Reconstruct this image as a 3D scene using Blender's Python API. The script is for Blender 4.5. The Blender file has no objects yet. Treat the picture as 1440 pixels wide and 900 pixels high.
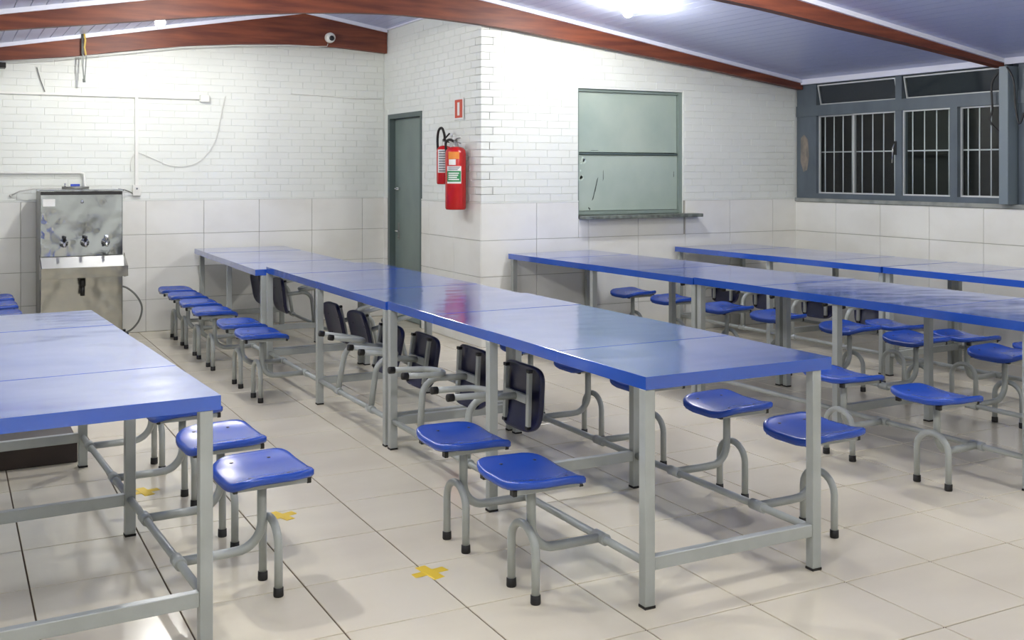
import bpy, bmesh, math, random
from mathutils import Vector, Matrix
PI = math.pi
random.seed(7)
S = bpy.context.scene
COL = S.collection

# ------------------------------------------------------------------ camera
cd = bpy.data.cameras.new('camera'); cam = bpy.data.objects.new('camera', cd); COL.objects.link(cam)
cam.location = (0, 0, 1.46); cam.rotation_euler = (PI/2, 0, -0.486)
cd.sensor_fit = 'HORIZONTAL'; cd.sensor_width = 36; cd.lens = 36*1507.6/1440
cd.shift_x = 0; cd.shift_y = -(450-240.4)/1440; cd.clip_start = .05
S.camera = cam
# ------------------------------------------------------------------ world, exposure
w = bpy.data.worlds.new('night'); S.world = w; w.use_nodes = True
w.node_tree.nodes['Background'].inputs[0].default_value = (.010, .012, .016, 1)
w.node_tree.nodes['Background'].inputs[1].default_value = 1.0
S.view_settings.view_transform = 'Standard'; S.view_settings.look = 'None'
S.view_settings.exposure = 0.58; S.view_settings.gamma = 1; S.view_settings.use_curve_mapping = False
BULB = 640.0           # radiance of the ceiling bulbs
BULB_COL = (1.0, .985, .93)

# ------------------------------------------------------------------ materials
MATS = {}
def srgb(r, g, b):
    f = lambda c: (c/255/12.92) if c/255 <= .04045 else ((c/255+.055)/1.055)**2.4
    return (f(r), f(g), f(b), 1)
def mat(name, col, rough=.5, metal=0, spec=.5, noise=None, bump=None, coat=0, wave=None, rnoise=None):
    m = bpy.data.materials.new(name); m.use_nodes = True; nt = m.node_tree; N = nt.nodes; L = nt.links
    b = N['Principled BSDF']; b.inputs['Base Color'].default_value = col; b.inputs['Roughness'].default_value = rough
    b.inputs['Metallic'].default_value = metal; b.inputs['Specular IOR Level'].default_value = spec
    b.inputs['Coat Weight'].default_value = coat; b.inputs['Coat Roughness'].default_value = .13; b.inputs['Coat IOR'].default_value = 1.55
    tc = N.new('ShaderNodeTexCoord')
    def coords(scale):
        mp = N.new('ShaderNodeMapping'); mp.inputs['Scale'].default_value = scale if isinstance(scale, tuple) else (scale,)*3
        g = N.new('ShaderNodeNewGeometry'); L.new(g.outputs['Position'], mp.inputs['Vector']); return mp
    if noise:
        scale, col2, lo, hi = noise[:4]; mp = coords(scale)
        n = N.new('ShaderNodeTexNoise'); n.inputs['Scale'].default_value = 1; n.inputs['Detail'].default_value = 5
        L.new(mp.outputs[0], n.inputs['Vector'])
        cr = N.new('ShaderNodeValToRGB'); cr.color_ramp.elements[0].position = lo; cr.color_ramp.elements[1].position = hi
        cr.color_ramp.elements[0].color = col; cr.color_ramp.elements[1].color = col2
        L.new(n.outputs['Fac'], cr.inputs[0]); L.new(cr.outputs[0], b.inputs['Base Color'])
    if rnoise:
        scale, r0, r1 = rnoise; mp = coords(scale)
        n = N.new('ShaderNodeTexNoise'); n.inputs['Scale'].default_value = 1; n.inputs['Detail'].default_value = 3
        L.new(mp.outputs[0], n.inputs['Vector'])
        mr = N.new('ShaderNodeMapRange'); mr.inputs['From Min'].default_value = .3; mr.inputs['From Max'].default_value = .7
        mr.inputs['To Min'].default_value = r0; mr.inputs['To Max'].default_value = r1
        L.new(n.outputs['Fac'], mr.inputs[0]); L.new(mr.outputs[0], b.inputs['Roughness'])
    if bump:
        scale, strength, dist = bump; mp = coords(scale)
        n = N.new('ShaderNodeTexNoise'); n.inputs['Scale'].default_value = 1; n.inputs['Detail'].default_value = 2
        L.new(mp.outputs[0], n.inputs['Vector'])
        bp = N.new('ShaderNodeBump'); bp.inputs['Strength'].default_value = strength; bp.inputs['Distance'].default_value = dist
        L.new(n.outputs['Fac'], bp.inputs['Height']); L.new(bp.outputs[0], b.inputs['Normal'])
        if coat: L.new(bp.outputs[0], b.inputs['Coat Normal'])
    MATS[name] = m; return m
mat('wall_paint', srgb(227, 230, 224), .45, noise=((1.3, 1.3, 2.0), srgb(219, 222, 215), .35, .75), bump=((30, 30, 30), .25, .002))
mat('wall_tile', srgb(232, 232, 226), .16, noise=((2, 2, 3), srgb(222, 221, 213), .4, .7))
mat('grout_light', srgb(165, 163, 152), .8)
mat('floor_tile', srgb(232, 223, 201), .15, noise=((1.1, 2.2, 1), srgb(220, 210, 188), .35, .7), rnoise=((2.5, 2.5, 2.5), .11, .22))
mat('grout_dark', srgb(92, 74, 55), .8)
mat('pvc', srgb(184, 191, 218), .28, noise=((.8, .3, 1), srgb(174, 180, 210), .35, .65))
mat('pvc_gap', srgb(120, 126, 150), .6)
mat('white_trim', srgb(226, 228, 240), .35)
mat('beam_wood', srgb(94, 50, 40), .5, spec=.35, noise=((2.2, 8, 26), srgb(130, 72, 50), .35, .68), bump=((3, 10, 60), .2, .002), coat=0)
mat('blue_top', srgb(28, 78, 176), .15, spec=.9, bump=((1.7, 2.6, 1), .35, .02), noise=((3, 3, 3), srgb(33, 84, 182), .4, .7), rnoise=((3, 3, 3), .09, .19), coat=.7)
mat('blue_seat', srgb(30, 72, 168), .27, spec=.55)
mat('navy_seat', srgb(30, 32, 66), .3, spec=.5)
mat('seat_hole', srgb(15, 18, 40), .6)
mat('grey_metal', srgb(168, 172, 168), .33, spec=.55, noise=((7, 7, 7), srgb(156, 160, 156), .4, .7))
mat('black_rubber', srgb(24, 22, 22), .6)
mat('steel', srgb(186, 190, 194), .1, metal=1, bump=((4, 4, 3), .8, .03), rnoise=((6, 6, 6), .05, .16))
mat('steel_dull', srgb(176, 174, 166), .2, metal=1, bump=((4, 4, 3), .6, .03))
mat('steel_side', srgb(150, 150, 146), .4, metal=.8)
mat('chrome', srgb(225, 225, 225), .07, metal=1)
mat('black_plastic', srgb(18, 18, 19), .35)
mat('green_door', srgb(120, 134, 128), .38, noise=((3, 3, 2), srgb(108, 122, 117), .4, .7))
mat('green_frame', srgb(80, 94, 92), .4)
mat('green_shutter', srgb(176, 189, 177), .3, noise=((2.5, 2, 2.2), srgb(158, 174, 164), .35, .7), bump=((2.5, 2, 2.5), .25, .01))
mat('green_shutter_frame', srgb(128, 142, 135), .4)
mat('stone_sill', srgb(120, 128, 120), .4, noise=((18, 18, 18), srgb(86, 92, 86), .4, .6))
mat('window_frame', srgb(88, 98, 106), .4, noise=((6, 6, 3), srgb(76, 86, 94), .35, .7))
mat('aluminium', srgb(205, 208, 208), .35, metal=.3)
mat('grille_bar', srgb(232, 234, 234), .45)
mat('post_grey', srgb(112, 124, 132), .4)
mat('concrete', srgb(150, 152, 146), .8, noise=((9, 9, 9), srgb(124, 128, 124), .4, .65))
mat('rust_patch', srgb(142, 132, 120), .8, noise=((20, 20, 12), srgb(112, 108, 102), .35, .65))
mat('red_paint', srgb(186, 26, 26), .22, spec=.6)
mat('label_white', srgb(226, 226, 222), .4)
mat('label_green', srgb(28, 128, 70), .4)
mat('label_orange', srgb(222, 132, 42), .4)
mat('label_ink', srgb(112, 114, 122), .5)
mat('sign_red', srgb(196, 66, 36), .4)
mat('yellow_tape', srgb(232, 196, 48), .45)
mat('dark_wood', srgb(56, 42, 38), .45, noise=((3, 12, 8), srgb(44, 33, 30), .35, .65))
mat('cable_white', srgb(222, 222, 216), .5)
mat('cable_black', srgb(30, 30, 32), .5)
mat('cable_grey', srgb(110, 112, 106), .5)
mat('blue_valve', srgb(34, 62, 170), .4)
mat('strap_yellow', srgb(190, 160, 60), .5)
mat('strap_grey', srgb(120, 126, 122), .5)
mat('outside_wall', srgb(46, 46, 46), .9, noise=((1.5, 1.5, 1.5), srgb(30, 31, 32), .4, .6))
mat('plastic_white', srgb(228, 228, 222), .35)
mat('scratch_dark', srgb(62, 72, 66), .6)
mat('scratch_light', srgb(205, 220, 208), .6)
def glass_mat():
    m = bpy.data.materials.new('thin_glass'); m.use_nodes = True; nt = m.node_tree; N = nt.nodes; L = nt.links
    N.remove(N['Principled BSDF'])
    t = N.new('ShaderNodeBsdfTransparent'); t.inputs[0].default_value = (.93, .95, .95, 1)
    g = N.new('ShaderNodeBsdfGlossy'); g.inputs['Roughness'].default_value = .06; g.inputs[0].default_value = (.6, .6, .6, 1)
    lw = N.new('ShaderNodeLayerWeight'); lw.inputs[0].default_value = .5
    pw = N.new('ShaderNodeMath'); pw.operation = 'POWER'; pw.inputs[1].default_value = 5; L.new(lw.outputs['Facing'], pw.inputs[0])
    f = N.new('ShaderNodeMath'); f.operation = 'MULTIPLY_ADD'; f.inputs[1].default_value = .9; f.inputs[2].default_value = .035; L.new(pw.outputs[0], f.inputs[0])
    mx = N.new('ShaderNodeMixShader'); L.new(f.outputs[0], mx.inputs[0]); L.new(t.outputs[0], mx.inputs[1]); L.new(g.outputs[0], mx.inputs[2])
    L.new(mx.outputs[0], N['Material Output'].inputs[0]); MATS['thin_glass'] = m
glass_mat()
def bulb_mat():
    m = bpy.data.materials.new('bulb_light'); m.use_nodes = True; N = m.node_tree.nodes
    b = N['Principled BSDF']; b.inputs['Emission Color'].default_value = (*BULB_COL, 1); b.inputs['Emission Strength'].default_value = BULB
    MATS['bulb_light'] = m
bulb_mat()

# ------------------------------------------------------------------ mesh helpers
def catmull(P, n):
    out = []
    for i in range(len(P)-1):
        p0, p1, p2, p3 = P[max(i-1, 0)], P[i], P[i+1], P[min(i+2, len(P)-1)]
        for k in range(n):
            t = k/n; out.append(.5*((2*p1)+(p2-p0)*t+(2*p0-5*p1+4*p2-p3)*t*t+(3*p1-p0-3*p2+p3)*t**3))
    return out+[P[-1]]
class MB:
    def __init__(s): s.v = []; s.f = []; s.sm = []; s.mi = []; s.mats = []
    def _m(s, m):
        if m is None: return 0
        if m not in s.mats: s.mats.append(m)
        return s.mats.index(m)
    def add(s, vs, fs, smooth=False, m=None):
        o = len(s.v); s.v += [tuple(v) for v in vs]; k = s._m(m)
        for f in fs: s.f.append(tuple(i+o for i in f)); s.sm.append(smooth); s.mi.append(k)
        return s
    def box(s, a, b, m=None):
        x0, y0, z0 = a; x1, y1, z1 = b
        if x0 > x1: x0, x1 = x1, x0
        if y0 > y1: y0, y1 = y1, y0
        if z0 > z1: z0, z1 = z1, z0
        return s.add([(x0,y0,z0),(x1,y0,z0),(x1,y1,z0),(x0,y1,z0),(x0,y0,z1),(x1,y0,z1),(x1,y1,z1),(x0,y1,z1)],
              [(0,3,2,1),(4,5,6,7),(0,1,5,4),(1,2,6,5),(2,3,7,6),(3,0,4,7)], m=m)
    def cbox(s, a, b, c, m=None):
        """box with all twelve edges chamfered by c"""
        x0,y0,z0 = a; x1,y1,z1 = b; bm = bmesh.new()
        bmesh.ops.create_cube(bm, size=1)
        for v in bm.verts:
            v.co = Vector(((x0+x1)/2+v.co.x*(x1-x0), (y0+y1)/2+v.co.y*(y1-y0), (z0+z1)/2+v.co.z*(z1-z0)))
        bmesh.ops.bevel(bm, geom=bm.edges[:], offset=c, segments=1, affect='EDGES')
        bm.verts.index_update()
        s.add([v.co[:] for v in bm.verts], [[v.index for v in f.verts] for f in bm.faces], m=m); bm.free(); return s
    def prism(s, prof, axis, a, b, m=None):
        """polygon prof (2-tuples) extruded along axis from a to b"""
        def P(p, t):
            return {'x': (t, p[0], p[1]), 'y': (p[0], t, p[1]), 'z': (p[0], p[1], t)}[axis]
        n = len(prof); vs = [P(p, a) for p in prof] + [P(p, b) for p in prof]
        fs = [tuple(range(n)), tuple(range(2*n-1, n-1, -1))] + [(i, i+n, (i+1) % n+n, (i+1) % n) for i in range(n)]
        return s.add(vs, fs, m=m)
    def tube(s, pts, r, n=10, m=None, caps=True, r2=None, smooth=0):
        pts = [Vector(p) for p in pts]
        if smooth: pts = catmull(pts, smooth)
        k = len(pts); rings = []; up = None
        for i, p in enumerate(pts):
            t = (pts[min(i+1, k-1)]-pts[max(i-1, 0)]).normalized()
            if up is None: up = Vector((0, 0, 1)) if abs(t.z) < .9 else Vector((1, 0, 0))
            sd = t.cross(up); 
            if sd.length < 1e-6: sd = t.cross(Vector((0, 1, 0)))
            sd.normalize(); up = sd.cross(t).normalized()
            rr = r if r2 is None else r+(r2-r)*i/(k-1)
            rings.append([p+(sd*math.cos(2*PI*j/n)+up*math.sin(2*PI*j/n))*rr for j in range(n)])
        vs = [q for R in rings for q in R]
        fs = [(i*n+j, i*n+(j+1) % n, (i+1)*n+(j+1) % n, (i+1)*n+j) for i in range(k-1) for j in range(n)]
        s.add(vs, fs, True, m)
        if caps:
            o = len(s.v)-len(vs); km = s._m(m)
            s.f.append(tuple(o+j for j in range(n-1, -1, -1))); s.sm.append(False); s.mi.append(km)
            s.f.append(tuple(o+(k-1)*n+j for j in range(n))); s.sm.append(False); s.mi.append(km)
        return s
    def lathe(s, prof, c=(0,0,0), n=20, m=None, axis='z'):
        vs = []; 
        for (r, z) in prof:
            for j in range(n):
                a = 2*PI*j/n; x, y = r*math.cos(a), r*math.sin(a)
                q = {'z': (x, y, z), 'y': (x, z, y), 'x': (z, x, y)}[axis]
                vs.append((c[0]+q[0], c[1]+q[1], c[2]+q[2]))
        k = len(prof)
        fs = [(i*n+j, i*n+(j+1) % n, (i+1)*n+(j+1) % n, (i+1)*n+j) for i in range(k-1) for j in range(n)]
        return s.add(vs, fs, True, m)
    def mesh(s, name, m):
        me = bpy.data.meshes.new(name); me.from_pydata(s.v, [], s.f)
        ms = [m] if not s.mats else s.mats
        for q in ms: me.materials.append(MATS[q])
        me.polygons.foreach_set('use_smooth', s.sm)
        if s.mats: me.polygons.foreach_set('material_index', s.mi)
        bm = bmesh.new(); bm.from_mesh(me); bmesh.ops.recalc_face_normals(bm, faces=bm.faces[:]); bm.to_mesh(me); bm.free()
        me.update(); return me
def obj(name, mb, m=None, parent=None, loc=None, rot=None):
    me = mb if isinstance(mb, bpy.types.Mesh) else mb.mesh(name, m)
    o = bpy.data.objects.new(name, me); COL.objects.link(o); o.parent = parent
    if loc: o.location = loc
    if rot: o.rotation_euler = rot
    return o
def tag(o, label=None, cat=None, group=None, kind=None):
    if label: o['label'] = label
    if cat: o['category'] = cat
    if group: o['group'] = group
    if kind: o['kind'] = kind
    return o
def thing(name, label, cat, loc=(0,0,0), rz=0, group=None):
    o = bpy.data.objects.new(name, None); COL.objects.link(o); o.location = loc; o.rotation_euler = (0, 0, rz)
    o.empty_display_size = .1
    return tag(o, label, cat, group)
def struct(name, mb, m, label=None):
    return tag(obj(name, mb, m), label, kind='structure')
def copy_tree(o, parent=None):
    c = o.copy(); COL.objects.link(c); c.parent = parent
    for ch in list(o.children): copy_tree(ch, c)
    return c
def arc(cx, cz, r, a0, a1, n, f):
    return [f(cx+r*math.cos(a0+(a1-a0)*i/n), cz+r*math.sin(a0+(a1-a0)*i/n)) for i in range(n+1)]

# ------------------------------------------------------------------ room shape
XL, XD, XW = -1.22, 3.91, 7.33       # left wall, door wall, window wall
YB, YC, YR = 10.17, 7.95, -2.4       # far wall, counter wall, rear wall
XRIDGE, ZR = 3.06, 3.01
def zc(x): return ZR-(.158*(x-XRIDGE) if x > XRIDGE else .176*(XRIDGE-x))
TH = 1.19                             # top of the wall tiles
ZT = [0, .29, .58, .882, TH]

# floor ------------------------------------------------------------
fl = struct('floor', MB().box((XL, YR, -.05), (XW, YB, -.004)), 'grout_dark', 'cream glazed floor tiles with dark brown joints')
TS, GX0, GY0 = .428, 1.544, 3.244
tile_cache = {}
def tile_mesh(sx, sy, sz, m, c=.0015):
    k = (round(sx, 3), round(sy, 3), round(sz, 3), m)
    if k not in tile_cache:
        tile_cache[k] = MB().cbox((-sx/2, -sy/2, -sz/2), (sx/2, sy/2, sz/2), c).mesh('tile', m)
    return tile_cache[k]
cells = []
i0 = math.floor((XL-GX0)/TS); i1 = math.ceil((XW-GX0)/TS); j0 = math.floor((YR-GY0)/TS); j1 = math.ceil((YB-GY0)/TS)
for i in range(i0, i1):
    for j in range(j0, j1):
        xa = max(GX0+i*TS, XL)+.0027; xb = min(GX0+(i+1)*TS, XW)-.0027; ya = max(GY0+j*TS, YR)+.003; yb = min(GY0+(j+1)*TS, YB)-.003
        if xa > XD and yb > YC+.05: continue
        if xb-xa < .02 or yb-ya < .02: continue
        cx, cy = (xa+xb)/2, (ya+yb)/2
        d = cx*math.sin(.486)+cy*math.cos(.486); r = cx*math.cos(.486)-cy*math.sin(.486)
        vis = d > 3.1 and abs(r/d) < .52
        cells.append((0 if vis else 1, d, xa, xb, ya, yb))
cells.sort()
rest = MB()
for n, (iv, d, xa, xb, ya, yb) in enumerate(cells):
    if iv == 0 and n < 300:
        obj('tile', tile_mesh(xb-xa, yb-ya, .01, 'floor_tile'), None, fl, ((xa+xb)/2, (ya+yb)/2, -.005))
    else: rest.box((xa, ya, -.01), (xb, yb, 0))
tag(obj('tile_field', rest, 'floor_tile', fl), kind='stuff')

# walls --------------------------------------------------------------
def wall(name, mb, label): return struct(name, mb, 'wall_paint', label)
back = wall('wall_back', MB().prism([(XL, 0), (XD+.01, 0), (XD+.01, zc(XD)), (XRIDGE, ZR), (XL, zc(XL))], 'y', YB+.006, YB+.13), 'white painted brick wall over white tiles at the far left')
DY0, DY1, DZ = 9.20, 10.05, 2.02      # door opening
b = MB()
b.box((XD+.006, YC+.006, 0), (XD+.13, DY0, 2.9)).box((XD+.006, DY1, 0), (XD+.13, YB+.006, 2.9)).box((XD+.006, DY0, DZ), (XD+.13, DY1, 2.9))
side = wall('wall_door', b, 'white painted brick return wall with the grey green door')
SX0, SX1, SZ0, SZ1 = 4.85, 5.975, 1.075, 2.18   # serving hatch
b = MB()
b.box((XD+.006, YC+.006, 0), (SX0, YC+.13, 2.4)).box((SX1, YC+.006, 0), (XW+.15, YC+.13, 2.4)).box((SX0, YC+.006, 0), (SX1, YC+.13, SZ0-.03)).box((SX0, YC+.006, SZ1), (SX1, YC+.13, 2.4))
b.prism([(XD+.006, 2.4), (XW+.1, 2.4), (XW+.1, zc(XW)+.02), (XD+.006, zc(XD))], 'y', YC+.006, YC+.13)
counter = wall('wall_counter', b, 'white painted brick wall with the closed serving hatch')
left = wall('wall_left', MB().box((XL-.12, YR, 0), (XL, YB+.1, 2.35)), 'plain white side wall')
rear = wall('wall_rear', MB().prism([(XL-.1, 0), (XW+.1, 0), (XW+.1, zc(XW)), (XRIDGE, ZR), (XL-.1, zc(XL))], 'y', YR-.12, YR), 'plain white rear wall')
WY1 = 1.0
b = MB().box((XW+.006, YR, 0), (XW+.16, YC+.006, 1.165)).box((XW+.006, YR, 1.165), (XW+.16, WY1, 2.42))
winw = wall('wall_window', b, 'white tiled wall below the barred windows')

def tiles_on(parent, axis, plane, a0, a1, pitch, start, holes=(), zt=ZT):
    """wall tiles; axis 'x' = wall running along x at y=plane (facing -y), 'y' = along y at x=plane (facing -x)"""
    g = .0018; xs = [a0]; k = start
    while k <= a0+.02: k += pitch
    while k < a1-.02: xs.append(k); k += pitch
    xs.append(a1)
    for i in range(len(xs)-1):
        for j in range(len(zt)-1):
            rects = [(xs[i], xs[i+1], zt[j], zt[j+1])]
            for (h0, h1, g0, g1) in holes:
                out = []
                for (p, q, r, s_) in rects:
                    if q <= h0 or p >= h1 or s_ <= g0 or r >= g1: out.append((p, q, r, s_)); continue
                    if p < h0: out.append((p, h0, r, s_))
                    if q > h1: out.append((h1, q, r, s_))
                    if r < g0: out.append((max(p, h0), min(q, h1), r, g0))
                rects = out
            for (p, q, r, s_) in rects:
                if q-p < .02 or s_-r < .02: continue
                w_, h_ = q-p-2*g, s_-r-2*g
                if axis == 'x': obj('tile', tile_mesh(w_, .012, h_, 'wall_tile'), None, parent, ((p+q)/2, plane+.002, (r+s_)/2))
                else: obj('tile', tile_mesh(.012, w_, h_, 'wall_tile'), None, parent, (plane+.002, (p+q)/2, (r+s_)/2))
def bed(name, parent, a, b): obj(name, MB().box(a, b), 'grout_light', parent)
bed('tile_bed', back, (XL, YB+.003, 0), (XD, YB+.007, TH))
bed('tile_bed', counter, (XD, YC+.003, 0), (XW, YC+.007, SZ0-.04))
bed('tile_bed', counter, (XD, YC+.003, SZ0-.04), (SX0, YC+.007, TH)); bed('tile_bed', counter, (SX1, YC+.003, SZ0-.04), (XW, YC+.007, TH))
bed('tile_bed', side, (XD+.003, YC, 0), (XD+.007, DY0, TH)); bed('tile_bed', side, (XD+.003, DY1, 0), (XD+.007, YB, TH))
bed('tile_bed', winw, (XW+.003, YR, 0), (XW+.007, YC, 1.165))
tiles_on(back, 'x', YB, XL, XD, .518, 1.608-6*.518)
tiles_on(counter, 'x', YC, XD, XW, .52, 3.915, [(SX0, SX1, SZ0-.035, 9)])
tiles_on(side, 'y', XD, YC, YB, .53, YC, [(DY0, DY1, 0, 9)])
tiles_on(winw, 'y', XW, YR, YC, .535, YC-20*.535, zt=[0, .29, .58, .882, 1.165])

# painted bricks: 0.22 x 0.062 with recessed joints
BL, BH = .22, .0622
brick_cache = {}
def brick_mesh(axis, l, h):
    k = (axis, round(l, 3), round(h, 3))
    if k not in brick_cache:
        d = .016
        if axis == 'x': brick_cache[k] = MB().cbox((-l/2, -d/2, -h/2), (l/2, d/2, h/2), .0014).mesh('brick', 'wall_paint')
        else: brick_cache[k] = MB().cbox((-d/2, -l/2, -h/2), (d/2, l/2, h/2), .0014).mesh('brick', 'wall_paint')
    return brick_cache[k]
def bricks_on(parent, axis, plane, a0, a1, ztop, holes, view_from):
    """nearest 300 bricks (in view) singly, the others joined"""
    lst = []; row = 0; z = TH+.012
    while z+BH < 3:
        off = [0, .11, .03, .14][row % 4]; a = a0-off
        while a < a1:
            p, q = max(a, a0), min(a+BL, a1); a += BL
            r, s_ = z, z+BH
            segs = [(p, q)]
            for (h0, h1, g0, g1) in holes:
                if s_ <= g0+.004 or r >= g1-.004: continue
                out = []
                for (u, v) in segs:
                    if v <= h0 or u >= h1: out.append((u, v)); continue
                    if u < h0: out.append((u, h0))
                    if v > h1: out.append((h1, v))
                segs = out
            for (u, v) in segs:
                if v-u < .025: continue
                if s_ > min(ztop(u), ztop(v))-.01: continue
                lst.append((0 if (u+v)/2 > view_from else 1, z, u, v))
        z += BH; row += 1
    lst.sort(); g = .0016; rest = MB()
    for n, (iv, z, u, v) in enumerate(lst):
        c = plane+.0094+random.uniform(-.0006, .0006); m_ = (u+v)/2; zz = z+BH/2
        if iv == 0 and n < 300:
            l = round((v-u-2*g)*200)/200
            obj('brick', brick_mesh(axis, l, BH-2*g), None, parent, (m_, c, zz) if axis == 'x' else (c, m_, zz), None)
        else:
            if axis == 'x': rest.cbox((u+g, c-.008, z+g), (v-g, c+.008, z+BH-g), .0014)
            else: rest.cbox((c-.008, u+g, z+g), (c+.008, v-g, z+BH-g), .0014)
    if rest.v: tag(obj('brickwork', rest, 'wall_paint', parent), kind='stuff')
bricks_on(back, 'x', YB, XL, XD, zc, [], .35)
bricks_on(counter, 'x', YC, XD, XW, zc, [(SX0, SX1, SZ0, SZ1)], -9)
bricks_on(side, 'y', XD, YC, YB, lambda y: zc(XD), [(DY0-.005, DY1+.005, 0, DZ+.01)], -9)
# narrow plaster strip where tiles end
obj('plaster_band', MB().box((XL, YB-.004, TH), (XD, YB+.007, TH+.012)), 'wall_paint', back)
obj('plaster_band', MB().box((XD, YC-.004, TH), (SX0, YC+.007, TH+.012)).box((SX1, YC-.004, TH), (XW, YC+.007, TH+.012)), 'wall_paint', counter)
obj('plaster_band', MB().box((XD-.004, YC, TH), (XD+.007, DY0, TH+.012)).box((XD-.004, DY1, TH), (XD+.007, YB, TH+.012)), 'wall_paint', side)

# ceiling ---------------------------------------------------------------
BEAMY = [(10.07, 10.14), (7.85, 7.92), (5.62, 5.70), (3.40, 3.48), (1.18, 1.26)]
def ceil_obj(name, x0, x1, label):
    prof = [(x0, zc(x0)+.012), (x1, zc(x1)+.012), (x1, zc(x1)+.05), (x0, zc(x0)+.05)]
    return struct(name, MB().prism(prof, 'y', YR-.1, YB+.13), 'pvc_gap', label)
cr_ = ceil_obj('ceiling_right', XRIDGE, XW+.15, 'lavender white strip ceiling sloping to the windows')
cl_ = ceil_obj('ceiling_left', XL-.12, XRIDGE, 'lavender white strip ceiling sloping to the left')
bays = [(7.88, 10.12), (5.66, 7.88), (3.44, 5.66), (1.22, 3.44), (YR, 1.22)]
for (parent, xa, xb) in ((cr_, XRIDGE, XW), (cl_, XRIDGE, XL)):
    sgn = 1 if xb > xa else -1; n = int(abs(xb-xa)/.0985)+1; rest = MB()
    for bi, (ya, yb) in enumerate(bays):
        for i in range(n):
            u0 = xa+sgn*(i*.0985+.0012); u1 = xa+sgn*((i+1)*.0985-.0012)
            if bi == 0 and sgn > 0 and u1 > XD+.05: continue
            if sgn > 0: u1 = min(u1, XW+.02)
            prof = [(u0, zc(u0)+.003), (u0+sgn*.003, zc(u0)), (u1-sgn*.003, zc(u1)), (u1, zc(u1)+.003), (u1, zc(u1)+.012), (u0, zc(u0)+.012)]
            if bi < 3: obj('ceiling_strip', MB().prism(prof, 'y', ya, yb), 'pvc', parent)
            else: rest.prism(prof, 'y', ya, yb)
    tag(obj('ceiling_strips', rest, 'pvc', parent), kind='stuff')

# roof beams: straight sloping top edge, arched lower edge
def lerp_prof(pts, x):
    for (a, za), (b_, zb) in zip(pts, pts[1:]):
        if x <= b_: t = (x-a)/(b_-a); return za+(zb-za)*t
    return pts[-1][1]
LOW = {
 0: [(-1.3, 2.16), (.41, 2.40), (.97, 2.46), (1.56, 2.555), (2.0, 2.612), (2.39, 2.647), (2.75, 2.668), (3.05, 2.675), (3.43, 2.668), (3.84, 2.641), (3.91, 2.636)],
 1: [(-1.3, 2.13), (.32, 2.392), (.98, 2.48), (1.7, 2.578), (2.1, 2.622), (2.39, 2.65), (2.8, 2.678), (3.14, 2.689), (3.5, 2.678), (3.85, 2.658), (4.15, 2.635), (4.7, 2.572), (5.43, 2.487), (6.2, 2.393), (6.9, 2.30), (7.33, 2.245)],
 2: [(-1.3, 2.13), (.32, 2.392), (.98, 2.48), (1.7, 2.578), (2.39, 2.65), (3.14, 2.689), (3.85, 2.658), (4.5, 2.60), (4.95, 2.557), (5.6, 2.478), (6.35, 2.393), (7.33, 2.27)]}
beam_labels = ['dark brown roof beam with arched lower edge against the far left wall',
 'brown varnished roof beam with arched lower edge along the hatch wall',
 'brown roof beam at upper right running down to the grey window post',
 'brown roof beam overhead in front of the upper right beam', 'brown roof beam overhead nearest the camera']
for i, (y0, y1) in enumerate(BEAMY):
    low = LOW[min(i, 2)]; xe = XD-.005 if i == 0 else XW-.005
    xs = sorted(set([round(XL+.005+(xe-XL-.005)*k/60, 4) for k in range(61)]+[XRIDGE]))
    mb = MB(); n = len(xs)
    vs = []
    for x in xs:
        zl = lerp_prof(low, x); zt_ = zc(x)-.001
        vs += [(x, y0, zl), (x, y0, zt_), (x, y1, zt_), (x, y1, zl)]
    fs = []
    for k in range(n-1):
        for q in range(4): fs.append((k*4+q, k*4+(q+1) % 4, (k+1)*4+(q+1) % 4, (k+1)*4+q))
    fs += [(0, 1, 2, 3), tuple((n-1)*4+q for q in (3, 2, 1, 0))]
    mb.add(vs, fs)
    tag(obj('roof_beam', mb, 'beam_wood'), beam_labels[i], 'beam', 'brown arched roof beams')
    # white cornice along both faces of the beam
    c = MB()
    for (ya, yb) in (((y0-.022, y0),) if i == 0 else ((y0-.022, y0), (y1, y1+.022))):
        if i == 1 and ya > y0: xr = XD-.01
        else: xr = xe
        c.prism([(XL, zc(XL)-.034), (XRIDGE, ZR-.034), (xr, zc(xr)-.034), (xr, zc(xr)), (XRIDGE, ZR), (XL, zc(XL))], 'y', ya, yb)
    struct('trim_%d' % (i+1), c, 'white_trim', 'thin white cornice along a roof beam')
struct('trim_6', MB().box((XW-.03, 5.7, zc(XW)-.045), (XW+.01, YC-.1, zc(XW)+.02)).box((XW-.03, 1.26, zc(XW)-.045), (XW+.01, 5.6, zc(XW)+.02)), 'white_trim', 'white cornice above the barred windows')
struct('trim_7', MB().box((XD-.02, YC+.01, zc(XD)-.012), (XD+.0, 10.05, zc(XD)+.005)), 'white_trim', 'white cornice above the door wall')

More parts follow.
